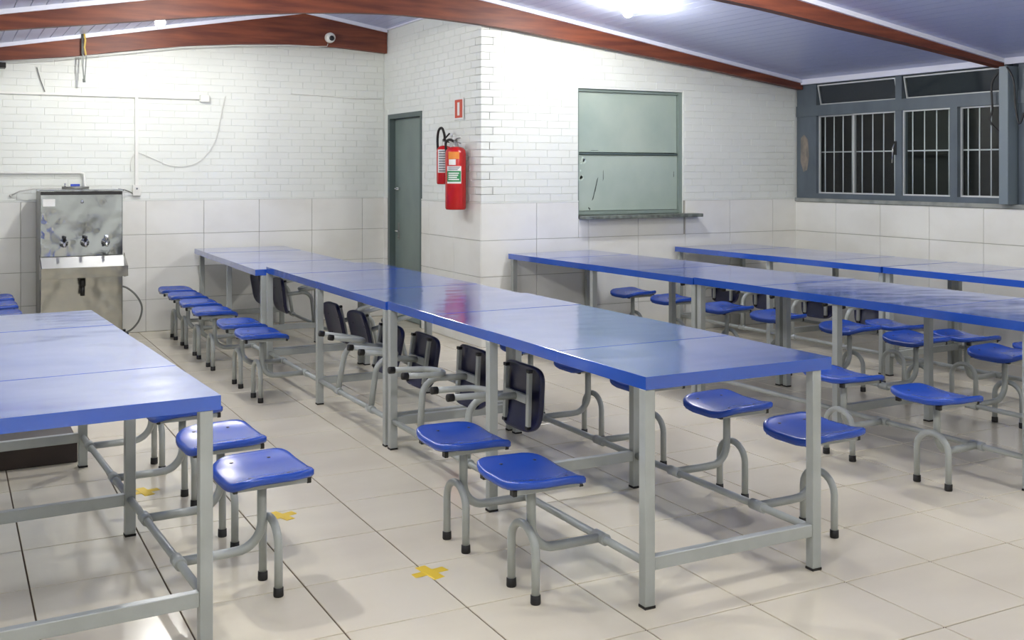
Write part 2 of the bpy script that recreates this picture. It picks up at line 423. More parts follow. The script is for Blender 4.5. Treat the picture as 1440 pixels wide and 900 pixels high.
# ------------------------------------------------------------------ ceiling bulbs
def bulb(x, y, label):
    z = zc(x)-.10
    t = thing('ceiling_bulb', label, 'light bulb', (x, y, z), 0, 'ceiling bulbs')
    obj('socket', MB().lathe([(0, .098), (.045, .098), (.045, .085), (.022, .078), (.02, .05), (0, .05)], n=16), 'plastic_white', t)
    obj('globe', MB().lathe([(.0, -.04), (.02, -.036), (.034, -.022), (.04, 0), (.036, .02), (.024, .038), (.016, .052), (0, .055)], n=16), 'bulb_light', t)
bulb(1.50, 8.80, 'lit ceiling bulb between the two far left roof beams')
bulb(4.59, 6.80, 'lit ceiling bulb above the serving hatch side of the room')
bulb(1.45, 6.65, 'added unseen fill bulb in the second bay on the left, just above the picture')  # added out of view to spread the light evenly, no known lamp
bulb(.60, 4.50, 'lit ceiling bulb above the left table, outside the view')
bulb(.55, 2.05, 'lit ceiling bulb above the camera side on the left')
bulb(4.59, 4.55, 'lit ceiling bulb above the second table row, outside the view')
bulb(4.40, 2.05, 'lit ceiling bulb above the camera side on the right')

bulb(.9, -.5, 'added unseen fill bulb behind the camera on the left')  # made-up lamp behind the camera, brightens the foreground floor
bulb(4.5, -.4, 'added unseen fill bulb behind the camera on the right')  # likewise an added lamp, fills the near floor from behind

# ------------------------------------------------------------------ door
dr = struct('door_1', MB().box((XD-.004, DY0, 0), (XD+.125, DY0+.035, DZ)).box((XD-.004, DY1-.05, 0), (XD+.125, DY1, DZ)).box((XD-.004, DY0+.035, DZ-.045), (XD+.125, DY1-.05, DZ)), 'green_frame', 'grey green metal door in a dark frame')
obj('door_leaf', MB().cbox((XD+.055, DY0+.037, .008), (XD+.09, DY1-.052, DZ-.047), .002), 'green_door', dr)
obj('door_handle', MB().tube([(XD+.055, 9.90, .87), (XD+.015, 9.90, .87), (XD+.012, 9.88, .87), (XD+.012, 9.80, .868)], .008), 'chrome', dr)
obj('lock_plate', MB().cbox((XD+.05, 9.88, .78), (XD+.055, 9.92, .95), .001).tube([(XD+.055, 9.90, .81), (XD+.04, 9.90, .81)], .01), 'steel_side', dr)
obj('latch', MB().cbox((XD+.03, 9.86, 1.27), (XD+.055, 9.96, 1.30), .002).tube([(XD+.035, 9.90, 1.285), (XD+.01, 9.90, 1.285)], .007), 'chrome', dr)

# ------------------------------------------------------------------ serving hatch
h = thing('serving_hatch', 'closed grey green metal serving hatch with two glossy panels over a grey sill', 'hatch', (0, 0, 0))
fy = YC+.055
obj('hatch_frame', MB().box((SX0, YC+.02, SZ0), (SX0+.019, YC+.09, SZ1)).box((SX1-.035, YC+.02, SZ0), (SX1, YC+.09, SZ1)).box((SX0+.019, YC+.03, SZ1-.024), (SX1-.035, YC+.09, SZ1)), 'green_shutter_frame', h)
obj('hatch_panel', MB().cbox((SX0+.02, fy, 1.625), (SX1-.037, fy+.02, SZ1-.024), .003), 'green_shutter', h)
obj('hatch_panel', MB().cbox((SX0+.02, fy-.008, SZ0+.035), (SX1-.037, fy+.012, 1.60), .003), 'green_shutter', h)
obj('hatch_rail', MB().cbox((SX0+.018, fy-.022, 1.602), (SX1-.04, fy+.01, 1.62), .002), 'green_frame', h)
obj('bottom_rail', MB().cbox((SX0+.018, fy-.03, SZ0+.001), (SX1-.035, fy+.01, SZ0+.032), .002), 'green_shutter_frame', h)
pk = MB()
for (x, z, w_, hh, t) in ((5.06, 1.33, .012, .16, .25), (5.035, 1.24, .010, .09, .3), (5.135, 1.42, .006, .10, 0), (4.99, 1.13, .016, .03, -.8), (5.9, 1.43, .006, .06, 0), (5.05, 1.64, .1, .004, 0)):
    ca, sa = math.cos(t), math.sin(t); yy = fy-.0095 if z < 1.6 else fy-.001
    c4 = [(-w_/2, -hh/2), (w_/2, -hh*.3), (w_*.3, hh/2), (-w_*.3, hh*.35)]
    pk.add([(x+a*ca+b_*sa, yy, z-a*sa+b_*ca) for a, b_ in c4]+[(x+a*ca+b_*sa, yy+.001, z-a*sa+b_*ca) for a, b_ in c4], [(0,1,2,3),(4,7,6,5),(0,4,5,1),(1,5,6,2),(2,6,7,3),(3,7,4,0)])
obj('scratches', pk, 'scratch_dark', h)
pk = MB(); random.seed(4)
for k in range(9):
    x = 4.885+random.random()*.06; z = 1.38+random.random()*.2; r = .008+random.random()*.014
    pk.add([(x+r*(.6+.5*random.random())*math.cos(a*PI/3), fy-.0092, z+1.5*r*(.6+.5*random.random())*math.sin(a*PI/3)) for a in range(6)], [(0,1,2,3,4,5)])
obj('peeled_paint', pk, 'scratch_light', h)
tag(obj('window_sill', MB().cbox((SX0+.005, YC-.13, SZ0-.032), (6.105, YC-.005, SZ0-.002), .004).box((SX0+.005, YC-.006, SZ0-.03), (SX1-.002, YC+.12, SZ0-.002)), 'stone_sill'), 'long narrow grey stone sill jutting out under the serving hatch', 'sill')

# ------------------------------------------------------------------ windows in the right wall
def window(idx, y1, y0, label):
    """y1 = far end, y0 = near end"""
    fr = MB(); x0, x1 = XW+.005, XW+.075
    # outer frame
    fr.box((x0, y0, 1.2), (x1, y1, 1.247)).box((x0, y0, 2.285), (x1, y1, 2.345)).box((x0-.01, y0, 1.985), (x1, y1, 2.085))
    fr.box((x0+.0006, y1-.26, 1.247), (x1-.001, y1, 2.285)).box((x0+.0006, y0, 1.247), (x1-.001, y0+.03, 2.285))
    L_ = y1-.26-(y0+.03); top = y1-.26
    for a, b_ in ((.471, .506), (.753, .788)): fr.box((x0-.004, top-b_*L_, 1.247), (x1, top-a*L_, 1.985))
    mid = top-.4885*L_
    fr.box((x0-.004, mid-.035, 2.085), (x1, mid+.035, 2.285))
    wn = struct('window_%d' % idx, fr, 'window_frame', label)
    panes = [(0, .224, 0), (.224, .471, 1), (.506, .753, 1), (.788, 1.0, 0)]
    for (a, b_, sl) in panes:
        ya, yb = top-a*L_, top-b_*L_; xx = XW+.022 if sl else XW+.045
        s_ = MB(); t_ = .013
        s_.box((xx-.006, yb, 1.247), (xx+.012, ya, 1.247+t_)).box((xx-.006, yb, 1.985-t_), (xx+.012, ya, 1.985)).box((xx-.006, yb, 1.247+t_), (xx+.012, yb+t_, 1.985-t_)).box((xx-.006, ya-t_, 1.247+t_), (xx+.012, ya, 1.985-t_))
        sa = obj('sash', s_, 'aluminium', wn)
        obj('pane', MB().box((xx+.001, yb+t_, 1.247+t_), (xx+.005, ya-t_, 1.985-t_)), 'thin_glass', sa)
        nb = max(3, round((ya-yb)/.115))
        for k in range(nb):
            yy = ya-(k+.5)*(ya-yb)/nb
            obj('grille_bar', MB().tube([(XW+.066, yy, 1.24), (XW+.066, yy, 1.99)], .005, 8), 'grille_bar', wn)
    obj('cross_bar', MB().tube([(XW+.078, y0+.03, 1.63), (XW+.078, top, 1.64)], .006, 8), 'grille_bar', wn)
    for (ya, yb) in ((top+.0, mid+.035), (mid-.035, y0+.03)):   # top-hung vents, tilted slightly outwards
        s_ = MB(); t_ = .012; zt_, zb_ = 2.278, 2.087; o0, o1 = .015, .055
        def q(z): return XW+o0+(o1-o0)*(zt_-z)/(zt_-zb_)
        for (u0, u1, z0, z1) in ((yb+.01, ya-.01, zt_-t_, zt_), (yb+.01, ya-.01, zb_, zb_+t_), (yb+.01, yb+.01+t_, zb_+t_, zt_-t_), (ya-.01-t_, ya-.01, zb_+t_, zt_-t_)):
            s_.add([(q(z0)-.006, u0, z0), (q(z0)-.006, u1, z0), (q(z1)-.006, u1, z1), (q(z1)-.006, u0, z1), (q(z0)+.008, u0, z0), (q(z0)+.008, u1, z0), (q(z1)+.008, u1, z1), (q(z1)+.008, u0, z1)], [(0,1,2,3),(4,7,6,5),(0,4,5,1),(1,5,6,2),(2,6,7,3),(3,7,4,0)])
        sa = obj('vent_sash', s_, 'aluminium', wn)
        zz0, zz1 = zb_+t_, zt_-t_
        obj('pane', MB().add([(q(zz0), yb+.022, zz0), (q(zz0), ya-.022, zz0), (q(zz1), ya-.022, zz1), (q(zz1), yb+.022, zz1), (q(zz0)+.003, yb+.022, zz0), (q(zz0)+.003, ya-.022, zz0), (q(zz1)+.003, ya-.022, zz1), (q(zz1)+.003, yb+.022, zz1)], [(0,1,2,3),(4,7,6,5),(0,4,5,1),(1,5,6,2),(2,6,7,3),(3,7,4,0)]), 'thin_glass', sa)
    hy = top-.4885*L_+.03
    lt = obj('latch', MB().cbox((XW-.012, hy-.01, 1.60), (XW+.004, hy+.012, 1.72), .002), 'black_plastic', wn)
    obj('lever', MB().tube([(XW-.012, hy, 1.70), (XW-.03, hy+.004, 1.66), (XW-.03, hy+.012, 1.53)], .006, 8), 'chrome', lt)
    return wn
w1 = window(1, YC-.01, 5.60, 'barred aluminium window in a dark grey frame left of the post')
w2 = window(2, 5.50, 3.38, 'barred window at the right edge beyond the grey post')
obj('rust_patch', MB().add([(XW+.0045, 7.80, 1.47), (XW+.0045, 7.775, 1.6), (XW+.0045, 7.79, 1.76), (XW+.0045, 7.84, 1.81), (XW+.0045, 7.885, 1.78), (XW+.0045, 7.89, 1.55), (XW+.0045, 7.85, 1.45)], [(0,1,2,3,4,5,6)]), 'rust_patch', w1)
struct('trim_8', MB().box((XW+.005, WY1, 2.35), (XW+.12, YC, zc(XW)+.03)), 'window_frame', 'dark grey head rail above the windows')
struct('trim_9', MB().cbox((XW-.02, WY1, 1.165), (XW+.15, YC-.002, 1.20), .004), 'concrete', 'rough grey concrete window ledge')
for y, lab in ((5.55, 'grey steel window post at the right edge under the roof beam end'), (3.33, 'grey steel window post outside the view to the right')):
    tag(obj('window_post', MB().cbox((XW-.10, y-.035, 1.201), (XW+.09, y+.045, 2.27), .003), 'post_grey'), lab, 'post', 'grey window posts')
struct('wall_infill', MB().box((XW+.005, WY1, 1.2), (XW+.1, 3.28, 2.35)), 'wall_paint')
tag(obj('hanging_cable', MB().tube([(XW-.03, 5.63, 2.25), (XW-.045, 5.70, 2.15), (XW-.04, 5.70, 1.95), (XW-.04, 5.72, 1.85), (XW-.03, 5.64, 1.76)], .008, 8, smooth=5), 'cable_black'), 'loose black cable hanging over the window beside the grey post', 'cable')
tag(obj('hanging_cable', MB().tube([(XW-.13, 5.50, 2.26), (XW-.12, 5.45, 2.15), (XW-.11, 5.44, 1.95), (XW-.12, 5.40, 1.82), (XW-.12, 5.36, 1.9)], .008, 8, smooth=5), 'cable_black'), 'loose black cable looped on the near side of the grey post', 'cable')
tag(obj('neighbouring_wall', MB().box((9.4, -1, -.5), (9.6, 13, 2.15)), 'outside_wall'), 'dark wall outside in the night behind the barred windows', 'wall')
tag(obj('yard_ground', MB().box((7.5, -1, -.6), (9.4, 13, -.5)), 'outside_wall'), 'dark yard ground outside the barred windows', 'ground')

# ------------------------------------------------------------------ canteen tables
TW, LEGX, UL = .828, .37, 2.35        # top width, half distance of the legs, unit length
def make_table(name_label, Ht, loc, rz, shift=0.0, group='blue canteen tables in rows'):
    t = thing('canteen_table', name_label, 'table', loc, rz, group)
    zt_ = Ht; th = .044; sl = UL/4
    for k in range(4):
        dz = [0, .0008, -.0004, .0006][k]
        obj('tabletop_panel', MB().cbox((-TW/2+shift, k*sl+.0002, zt_-th), (TW/2+shift, (k+1)*sl-.0002, zt_+dz), .0005), 'blue_top', t)
    lw = .04; zl = zt_-th
    for iy, y in enumerate((.0, 1.155, UL-lw)):
        y += 0 if iy else .002
        for sx in (-1, 1):
            lg = obj('leg', MB().cbox((sx*LEGX-lw/2, y, .008), (sx*LEGX+lw/2, y+lw-.002, zl), .002), 'grey_metal', t)
            obj('foot_cap', MB().box((sx*LEGX-lw/2-.001, y-.001, 0), (sx*LEGX+lw/2+.001, y+lw-.001, .009)), 'black_rubber', lg)
        obj('cross_bar', MB().cbox((-LEGX+lw/2, y+.003, .125), (LEGX-lw/2, y+lw-.005, .17), .002), 'grey_metal', t)
    for sx in (-1, 1):
        obj('hinge_rail', MB().tube([(sx*LEGX, lw, .148), (sx*LEGX, 1.155, .148)], .014, 12).tube([(sx*LEGX, 1.155+lw, .148), (sx*LEGX, UL-lw, .148)], .014, 12), 'grey_metal', t)
    return t

# ------------------------------------------------------------------ swing-out stools; origin on the hinge rail, x outwards from the table
RAIL = .148
def seat_mesh():
    W, D, n, R = .36, .30, 40, 9       # along y, along x
    def surf(x, y):
        a = x/(D/2); b_ = y/(W/2)
        z = .013*b_*b_*(1-.3*a) + .010*b_**4                   # sides rise
        z += .016*max(0, a)**2 * (.25+.75*b_*b_)                 # outer edge rises at the corners
        z -= .026*max(0, -a-.25)**2                         # lip falls towards the table
        return z
    def P(r, th):
        c, s_ = math.cos(th), math.sin(th); p = 2/5.0
        x = D/2*math.copysign(abs(c)**p, c); y = W/2*math.copysign(abs(s_)**p, s_)
        y *= 1-.05*(x/(D/2)+1)/2*0 - .06*max(0, -x/(D/2))
        return x*r, y*r
    vs = [(0, 0, surf(0, 0))]; fs = []
    rad = [i/R for i in range(1, R)]+[.965, 1.0]
    for q, r in enumerate(rad):
        for j in range(n):
            x, y = P(r, 2*PI*(j+.5)/n); z = surf(x, y)
            if r > .98: z -= .007
            vs.append((x, y, z))
    k = len(rad)
    for (r, dz) in ((1.0, -.022), (.97, -.028), (.93, -.02)):
        for j in range(n):
            x, y = P(r, 2*PI*(j+.5)/n); vs.append((x, y, surf(x, y)+dz))
        k += 1
    for j in range(n): fs.append((0, 1+j, 1+(j+1) % n))
    for q in range(k-1):
        for j in range(n): fs.append((1+q*n+j, 1+(q+1)*n+j, 1+(q+1)*n+(j+1) % n, 1+q*n+(j+1) % n))
    vs.append((0, 0, surf(0, 0)-.012)); c = len(vs)-1
    for j in range(n): fs.append((c, 1+(k-1)*n+(j+1) % n, 1+(k-1)*n+j))
    return vs, fs, surf
def make_stool():
    t = thing('swing_stool', 'x', 'stool')
    PX, r = .285, .0145
    pts = [(0, 0, 0), (.17, 0, 0)]+[(PX-.09+.09*math.sin(a*PI/16), 0, .09-.09*math.cos(a*PI/16)) for a in range(1, 9)]+[(PX, 0, .15), (PX, 0, .238)]
    obj('post', MB().tube(pts, .0165, 12), 'grey_metal', t)
    obj('hinge_sleeve', MB().tube([(0, -.035, 0), (0, .035, 0)], .021, 14), 'grey_metal', t)
    ux = PX+.031; rr = .0735
    u = [(ux, -.0875, -RAIL+.006), (ux, -.0875, .02)]+[(ux, -.0875*math.cos(a*PI/12), .02+.078*math.sin(a*PI/12)) for a in range(1, 12)]+[(ux, .0875, .02), (ux, .0875, -RAIL+.006)]
    fo = obj('foot_loop', MB().tube(u, r, 12), 'grey_metal', t)
    for sy in (-1, 1):
        obj('rubber_foot', MB().lathe([(0, -RAIL), (.0165, -RAIL), (.0178, -RAIL+.004), (.0172, -RAIL+.03), (.0145, -RAIL+.031)], (ux, sy*.0875, 0), 14), 'black_rubber', fo)
    fm = MB()
    for sy in (-1, 1): fm.cbox((PX-.122, sy*.112-.0125, .238), (PX+.127, sy*.112+.0125, .256), .0015)
    fm.cbox((PX-.02, -.0995, .236), (PX+.02, .0995, .252), .0015)
    fr = obj('seat_frame', fm, 'grey_metal', t)
    for sy in (-1, 1):
        for sx in (-1, 1): obj('end_cap', MB().cbox((PX+sx*.125-.008+sx*.003, sy*.112-.0135, .235), (PX+sx*.125+.008+sx*.003, sy*.112+.0135, .257), .002), 'black_plastic', fr)
    vs, fs, surf = seat_mesh(); zo = .272
    mb = MB(); mb.add([(x+PX, y, z+zo) for x, y, z in vs], fs, True)
    se = obj('seat', mb, 'blue_seat', t)
    for sy in (-1, 1):
        for dx in (-.075, .06):
            x, y = dx, sy*.112; bm = MB(); bm.lathe([(0, surf(x, y)+zo+.0012), (.0068, surf(x, y)+zo+.0008), (.0078, surf(x, y)+zo-.002)], (x+PX, y, 0), 8)
            obj('bolt', bm, 'seat_hole', se)
    return t
proto = make_stool(); proto_used = [False]
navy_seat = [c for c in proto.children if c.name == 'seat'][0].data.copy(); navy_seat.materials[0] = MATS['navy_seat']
def stool(tb, side, along, state, label, group, tilt=0.0):
    """side -1 / +1, along = distance from the near end of table tb, state 'down' or 'up'"""
    o = copy_tree(proto) if proto_used[0] else proto; proto_used[0] = True
    loc, rz = tb.location, tb.rotation_euler.z
    M = Matrix.Translation(loc) @ Matrix.Rotation(rz, 4, 'Z') @ Matrix.Translation((side*LEGX, along, RAIL))
    if side < 0: M = M @ Matrix.Rotation(PI, 4, 'Z')
    if state == 'up': M = M @ Matrix.Rotation(-(PI/2+tilt), 4, 'Y')
    o.matrix_world = M
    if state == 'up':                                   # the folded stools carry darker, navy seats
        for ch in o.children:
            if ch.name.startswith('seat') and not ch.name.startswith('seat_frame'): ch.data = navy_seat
    o['label'] = label; o['category'] = 'stool'; o['group'] = group
    return o

CX = 2.445
A1 = make_table('blue topped canteen table in the left foreground over the dark wooden platform', .768, (.338, 3.325, 0), .047)
A2 = make_table('blue topped canteen table mostly outside the left edge near the steel water cooler', .765, (-.31, 7.70, 0), 0)
B1 = make_table('nearest blue topped table of the long centre row', .775, (CX, 2.94, 0), .0, .025)
B2 = make_table('middle blue topped table of the long centre row', .768, (CX, 5.325, 0), .004, .025)
B3 = make_table('paler blue topped table at the far end of the centre row by the tiled wall', .747, (2.41, 7.70, 0), -.018, -.02)
C1 = make_table('nearer blue topped table of the second row right of the centre row', .775, (4.74, 3.215, 0), .030, .0)
C2 = make_table('far blue topped table of the second row under the serving hatch', .772, (4.66, 5.575, 0), .045, -.0)
D1 = make_table('nearer blue topped table of the row along the window wall', .775, (6.395, 3.19, 0), .030, 0)
D2 = make_table('far blue topped table of the row along the window wall in the corner', .775, (6.325, 5.56, 0), .030, 0)

SL = [.305, .85, 1.455, 2.0]
G1 = 'stools swung out along the centre row'; 
for k, (a, lab) in enumerate(zip((.36, .885, 1.50, 2.12), ('nearest blue stool on the right side of the left table, largest at lower left', 'second nearest blue stool on the right side of the left table', 'third blue stool beside the left table, seat half hidden by the table corner', 'farthest blue stool beside the left table, hidden behind the table top'))):
    stool(A1, 1, a, 'down', lab, 'stools beside the left table')
for k, (a, lab) in enumerate(zip((.30, .84, 1.42, 1.95), ('dark blue stool at the left edge nearest behind the left table top', 'second dark blue stool at the left edge behind the left table', 'third dark blue stool at the left edge, middle of the stack of seats', 'farthest dark blue stool at the left edge beside the water cooler'))):
    stool(A2, 1, a, 'down', lab, 'stools at the left edge by the cooler')
stool(B1, -1, .307, 'down', 'nearest blue stool on the left side of the centre row, seat fully visible', G1)
stool(B1, -1, .855, 'down', 'second blue stool on the left side of the centre row, beside the middle leg', G1)
GF = 'stools folded up under the centre row'
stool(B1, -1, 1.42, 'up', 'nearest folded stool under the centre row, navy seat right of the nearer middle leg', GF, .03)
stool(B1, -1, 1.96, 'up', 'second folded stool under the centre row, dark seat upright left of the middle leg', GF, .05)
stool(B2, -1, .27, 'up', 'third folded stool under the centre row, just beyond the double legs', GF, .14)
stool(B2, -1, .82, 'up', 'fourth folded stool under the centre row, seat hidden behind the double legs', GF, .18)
stool(B2, -1, 1.475, 'down', 'blue swung out stool left of the centre row, nearest of the far six', G1)
stool(B2, -1, 1.98, 'down', 'blue swung out stool, second nearest of the far six left of the centre row', G1)
for a, lab in zip((.33, .87, 1.42, 1.92), ('blue swung out stool, third nearest of the far six left of the centre row', 'blue swung out stool, fourth nearest of the far six left of the centre row', 'blue swung out stool, fifth nearest of the far six left of the centre row', 'farthest swung out stool left of the centre row, next to the tiled wall')):
    stool(B3, -1, a, 'down', lab, G1)
for a, lab in zip((.325, .865, 1.475, 2.04), ('nearest light blue stool on the right side of the centre row behind the corner leg', 'second light blue stool on the right side of the centre row', 'third stool on the right side of the centre row, seat just below the table edge', 'fourth stool on the right side of the centre row, mostly under the table edge')):
    stool(B1, 1, a, 'down', lab, G1)
stool(B2, 1, .30, 'down', 'fifth stool right of the centre row, only a dark sliver below the table edge', G1)
stool(B2, 1, 1.55, 'up', 'folded stool under the centre row, leaning smooth navy seat, nearer of two', GF, .22)
stool(B2, 1, 2.08, 'up', 'folded stool under the centre row, leaning smooth navy seat, farther of two', GF, .22)
stool(B3, 1, 1.25, 'up', 'folded stool beyond the far double legs of the centre row, right of the legs', GF, .1)
stool(B3, 1, 1.95, 'up', 'folded stool beyond the far double legs of the centre row, left of the legs', GF, .15)
GC = 'stools of the second row'
for a, lab in zip((.29, .86), ('nearest blue stool left of the second row, front right of the picture', 'second blue stool left of the second row, behind the nearest one')):
    stool(C1, -1, a, 'down', lab, GC)
for tb, nm, ss in ((C1, 'nearer', ((.88, 'blue stool at the right edge beneath the second row'), (1.50, 'blue stool right of the second row seen left and right of a table leg'), (2.04, 'blue stool right of the second row, left of the leg that splits its neighbour'))),
                   (C2, 'far', ((.33, 'blue stool beyond the dark double legs of the second row'), (.87, 'blue stool just left of the dark double legs of the second row'), (1.50, 'blue stool behind the light double legs of the second row'), (2.06, 'small blue stool below the serving hatch, farthest of the second row')))):
    for a, lab in ss: stool(tb, 1, a, 'down', lab, GC)
stool(C1, 1, .30, 'down', 'nearest blue stool right of the second row, beyond the right edge', GC)
GD = 'stools of the window row'
for a, lab in zip((.90, 1.47, 2.02), ('stool left of the window row at the right edge, arched foot visible', 'thin looking blue stool left of the window row, nearer of two', 'thin looking blue stool left of the window row, farther of two')):
    stool(D1, -1, a, 'down', lab, GD)
for a, lab in zip((.36, .92, 1.50, 2.04), ('folded navy stool of the window row, nearest of four', 'folded navy stool of the window row, second nearest, squarish dark seat', 'folded navy stool of the window row, third, narrow dark seat', 'folded navy stool of the window row, farthest of four')):
    stool(D2, -1, a, 'up', lab, GD, .0)

# ------------------------------------------------------------------ floor objects
tag(obj('wooden_platform', MB().cbox((-1.05, 5.77, 0), (.585, 6.10, .112), .004), 'dark_wood'), 'low dark brown wooden platform on the floor under the left table', 'platform')
def tape(x, y, rz, label, seed):
    random.seed(seed); mb = MB(); z = .0012
    for (dx, dy) in ((.066, .02), (.02, .066)):
        j = lambda: random.uniform(-.006, .006)
        mb.add([(-dx+j(), -dy+j(), 0), (dx+j(), -dy+j(), 0), (dx+j(), dy+j(), 0), (-dx+j(), dy+j(), 0), (-dx, -dy, z), (dx, -dy, z), (dx, dy, z), (-dx, dy, z)], [(0,1,2,3),(4,7,6,5),(0,4,5,1),(1,5,6,2),(2,6,7,3),(3,7,4,0)]); z += .0006
    o = tag(obj('tape_cross', mb, 'yellow_tape'), label, 'floor marking', 'yellow tape crosses on the floor'); o.location = (x, y, .0002); o.rotation_euler.z = rz
tape(1.556, 3.587, .15, 'yellow tape cross on the floor left of the nearest centre stool', 1)
tape(1.255, 4.466, .35, 'yellow tape cross on the floor right of the left table stools', 2)
tape(.80, 5.095, .2, 'yellow tape cross under the left table stools, half hidden', 3)

# ------------------------------------------------------------------ stainless drinking fountain
wc = thing('water_cooler', 'stainless steel drinking fountain with three push taps and a trough', 'water cooler', (1.015, 9.80, 0))
hw, yf, yb_ = .325, -.14, .29
obj('body', MB().cbox((-hw, yf+.012, .07), (hw, yb_, 1.285), .004), 'steel_side', wc)
obj('upper_panel', MB().cbox((-hw+.004, yf, .745), (hw-.004, yf+.011, 1.262), .003), 'steel', wc)
obj('lower_panel', MB().cbox((-hw+.004, yf, .075), (hw-.004, yf+.011, .62), .003), 'steel_dull', wc)
obj('top_cap', MB().cbox((-hw-.004, yf-.006, 1.286), (hw+.004, yb_, 1.302), .003), 'steel', wc)
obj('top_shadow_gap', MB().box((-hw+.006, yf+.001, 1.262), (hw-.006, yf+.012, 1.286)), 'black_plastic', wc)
tr = MB()   # trough: hollow, sloping front
x0, x1 = -hw-.006, hw+.014
prof_o = [(yf, .745), (yf-.20, .665), (yf-.20, .585), (yf, .56)]
prof_side = [(yf, .76), (yf-.03, .74), (yf-.205, .662), (yf-.205, .58), (yf, .555)]
tr.prism(prof_side, 'x', x0, x0+.006).prism(prof_side, 'x', x1-.006, x1)
tr.prism([(yf-.205, .662), (yf-.205, .58), (yf-.198, .58), (yf-.198, .662)], 'x', x0+.006, x1-.006)
tr.prism([(yf-.198, .585), (yf, .56), (yf, .566), (yf-.198, .591)], 'x', x0+.006, x1-.006)
tr.prism([(yf-.212, .666), (yf-.19, .666), (yf-.19, .660), (yf-.212, .660)], 'x', x0, x1)
trg = obj('trough', tr, 'steel_dull', wc)
obj('trough_back', MB().prism([(yf-.001, .74), (yf-.09, .60), (yf-.085, .597), (yf-.001, .73)], 'x', x0+.007, x1-.007), 'steel_side', trg)
obj('drain_pipe', MB().tube([(-.005, yf-.075, .565), (-.005, yf-.075, .50)], .024, 14), 'black_plastic', wc)
obj('drain_elbow', MB().tube([(-.005, yf-.075, .50), (-.005, yf-.07, .42)], .019, 12), 'black_plastic', wc)
for k, x in enumerate((-.145, .02, .185)):
    tp = obj('tap', MB().lathe([(0, 0), (.036, 0), (.036, -.006), (.016, -.012), (.014, -.05), (0, -.052)], (x, yf, .858), 16, axis='y'), 'chrome', wc)
    obj('spout', MB().tube([(x, yf-.04, .862), (x, yf-.075, .856), (x, yf-.082, .825)], .011, 10), 'chrome', tp)
    obj('push_button', MB().tube([(x, yf-.035, .87), (x+.004, yf-.055, .912)], .013, 10), 'chrome' if k == 2 else 'black_plastic', tp)
for sx in (-1, 1):
    for y in (yf+.04, yb_-.05): obj('foot', MB().lathe([(0, 0), (.02, 0), (.022, .01), (.012, .02), (.012, .07), (0, .07)], (sx*(hw-.04), y, 0), 12), 'black_rubber', wc)
obj('label_plate', MB().box((-hw+.022, yf-.002, 1.165), (-hw+.115, yf+.001, 1.225)), 'label_white', wc)
obj('dome_nut', MB().lathe([(0, -.008), (.012, -.006), (.014, 0)], (.0, yf, 1.20), 12, axis='y'), 'chrome', wc)
tag(obj('drain_hose', MB().tube([(1.34, 9.86, .46), (1.40, 9.84, .44), (1.475, 9.83, .37), (1.52, 9.82, .27), (1.50, 9.82, .16), (1.44, 9.83, .08), (1.37, 9.84, .045), (1.34, 9.85, .03)], .0085, 10, smooth=5), 'cable_grey'), 'grey hose looping from the side of the steel cooler to the floor', 'hose')
tag(obj('floor_plug', MB().cbox((1.345, 9.88, 0), (1.42, 9.96, .045), .006).tube([(1.38, 9.92, .045), (1.38, 9.92, .07)], .02, 12), 'black_plastic'), 'black drain fitting on the floor at the foot of the steel cooler', 'fitting')
vl = thing('valve', 'small blue handled valve on top of the steel cooler', 'valve', (.985, 9.98, 1.303))
obj('valve_body', MB().tube([(-.10, 0, .012), (.12, 0, .012)], .011, 10), 'steel_side', vl); obj('valve_lever', MB().cbox((-.03, -.014, .024), (.045, .014, .044), .003), 'blue_valve', vl)
obj('valve_stub', MB().tube([(-.075, 0, .012), (-.075, 0, .05)], .008, 8), 'chrome', vl)
tag(obj('water_pipe', MB().tube([(XL+.02, YB-.028, 1.444), (1.055, YB-.028, 1.444), (1.078, YB-.03, 1.435), (1.083, YB-.03, 1.41), (1.083, YB-.07, 1.33), (1.083, YB-.17, 1.315)], .0115, 10), 'plastic_white'), 'thin white water pipe on the wall down to the top of the cooler', 'pipe')
tag(obj('supply_tube', MB().tube([(.50, YB-.02, 1.25), (.56, YB-.05, 1.285), (.66, YB-.10, 1.306), (.80, YB-.14, 1.315), (.90, YB-.18, 1.316)], .006, 8).tube([(.50, YB-.02, 1.25), (.49, YB-.01, 1.245)], .011, 8), 'cable_white'), 'thin white tube from the wall to the left of the cooler top', 'tube')

# conduit, sockets, loose cables on the far wall
cdn = thing('cable_duct', 'white vertical cable duct on the far wall with a socket box at its foot', 'cable duct', (1.525, YB-.006, 0))
obj('duct', MB().cbox((-.014, -.02, 1.33), (.014, .0, 2.13), .002), 'plastic_white', cdn)
so = obj('socket_box', MB().cbox((-.036, -.035, 1.235), (.036, .0, 1.335), .004), 'plastic_white', cdn)
obj('socket_face', MB().box((-.022, -.038, 1.255), (.022, -.034, 1.315)), 'cable_white', so)
obj('socket_hole', MB().tube([(0, -.036, 1.30), (0, -.041, 1.30)], .009, 8), 'label_ink', so)
tag(obj('horizontal_duct', MB().cbox((XL+.01, YB-.024, 2.122), (2.08, YB-.006, 2.142), .002), 'plastic_white'), 'long thin white duct running high across the far wall', 'cable duct')
jb = tag(obj('junction_box', MB().cbox((2.085, YB-.05, 2.10), (2.17, YB-.006, 2.165), .004), 'plastic_white'), 'small white junction box at the right end of the high duct', 'junction box')
pts = [(2.325, 2.16), (2.29, 2.02), (2.26, 1.86), (2.22, 1.72), (2.12, 1.58), (2.02, 1.52), (1.90, 1.50), (1.80, 1.515), (1.70, 1.56), (1.60, 1.605), (1.545, 1.625)]
tag(obj('loose_cable', MB().tube([(x, YB-.012, z) for x, z in pts], .0035, 6, smooth=4), 'cable_white'), 'thin white cable sagging across the far wall right of the duct', 'cable')
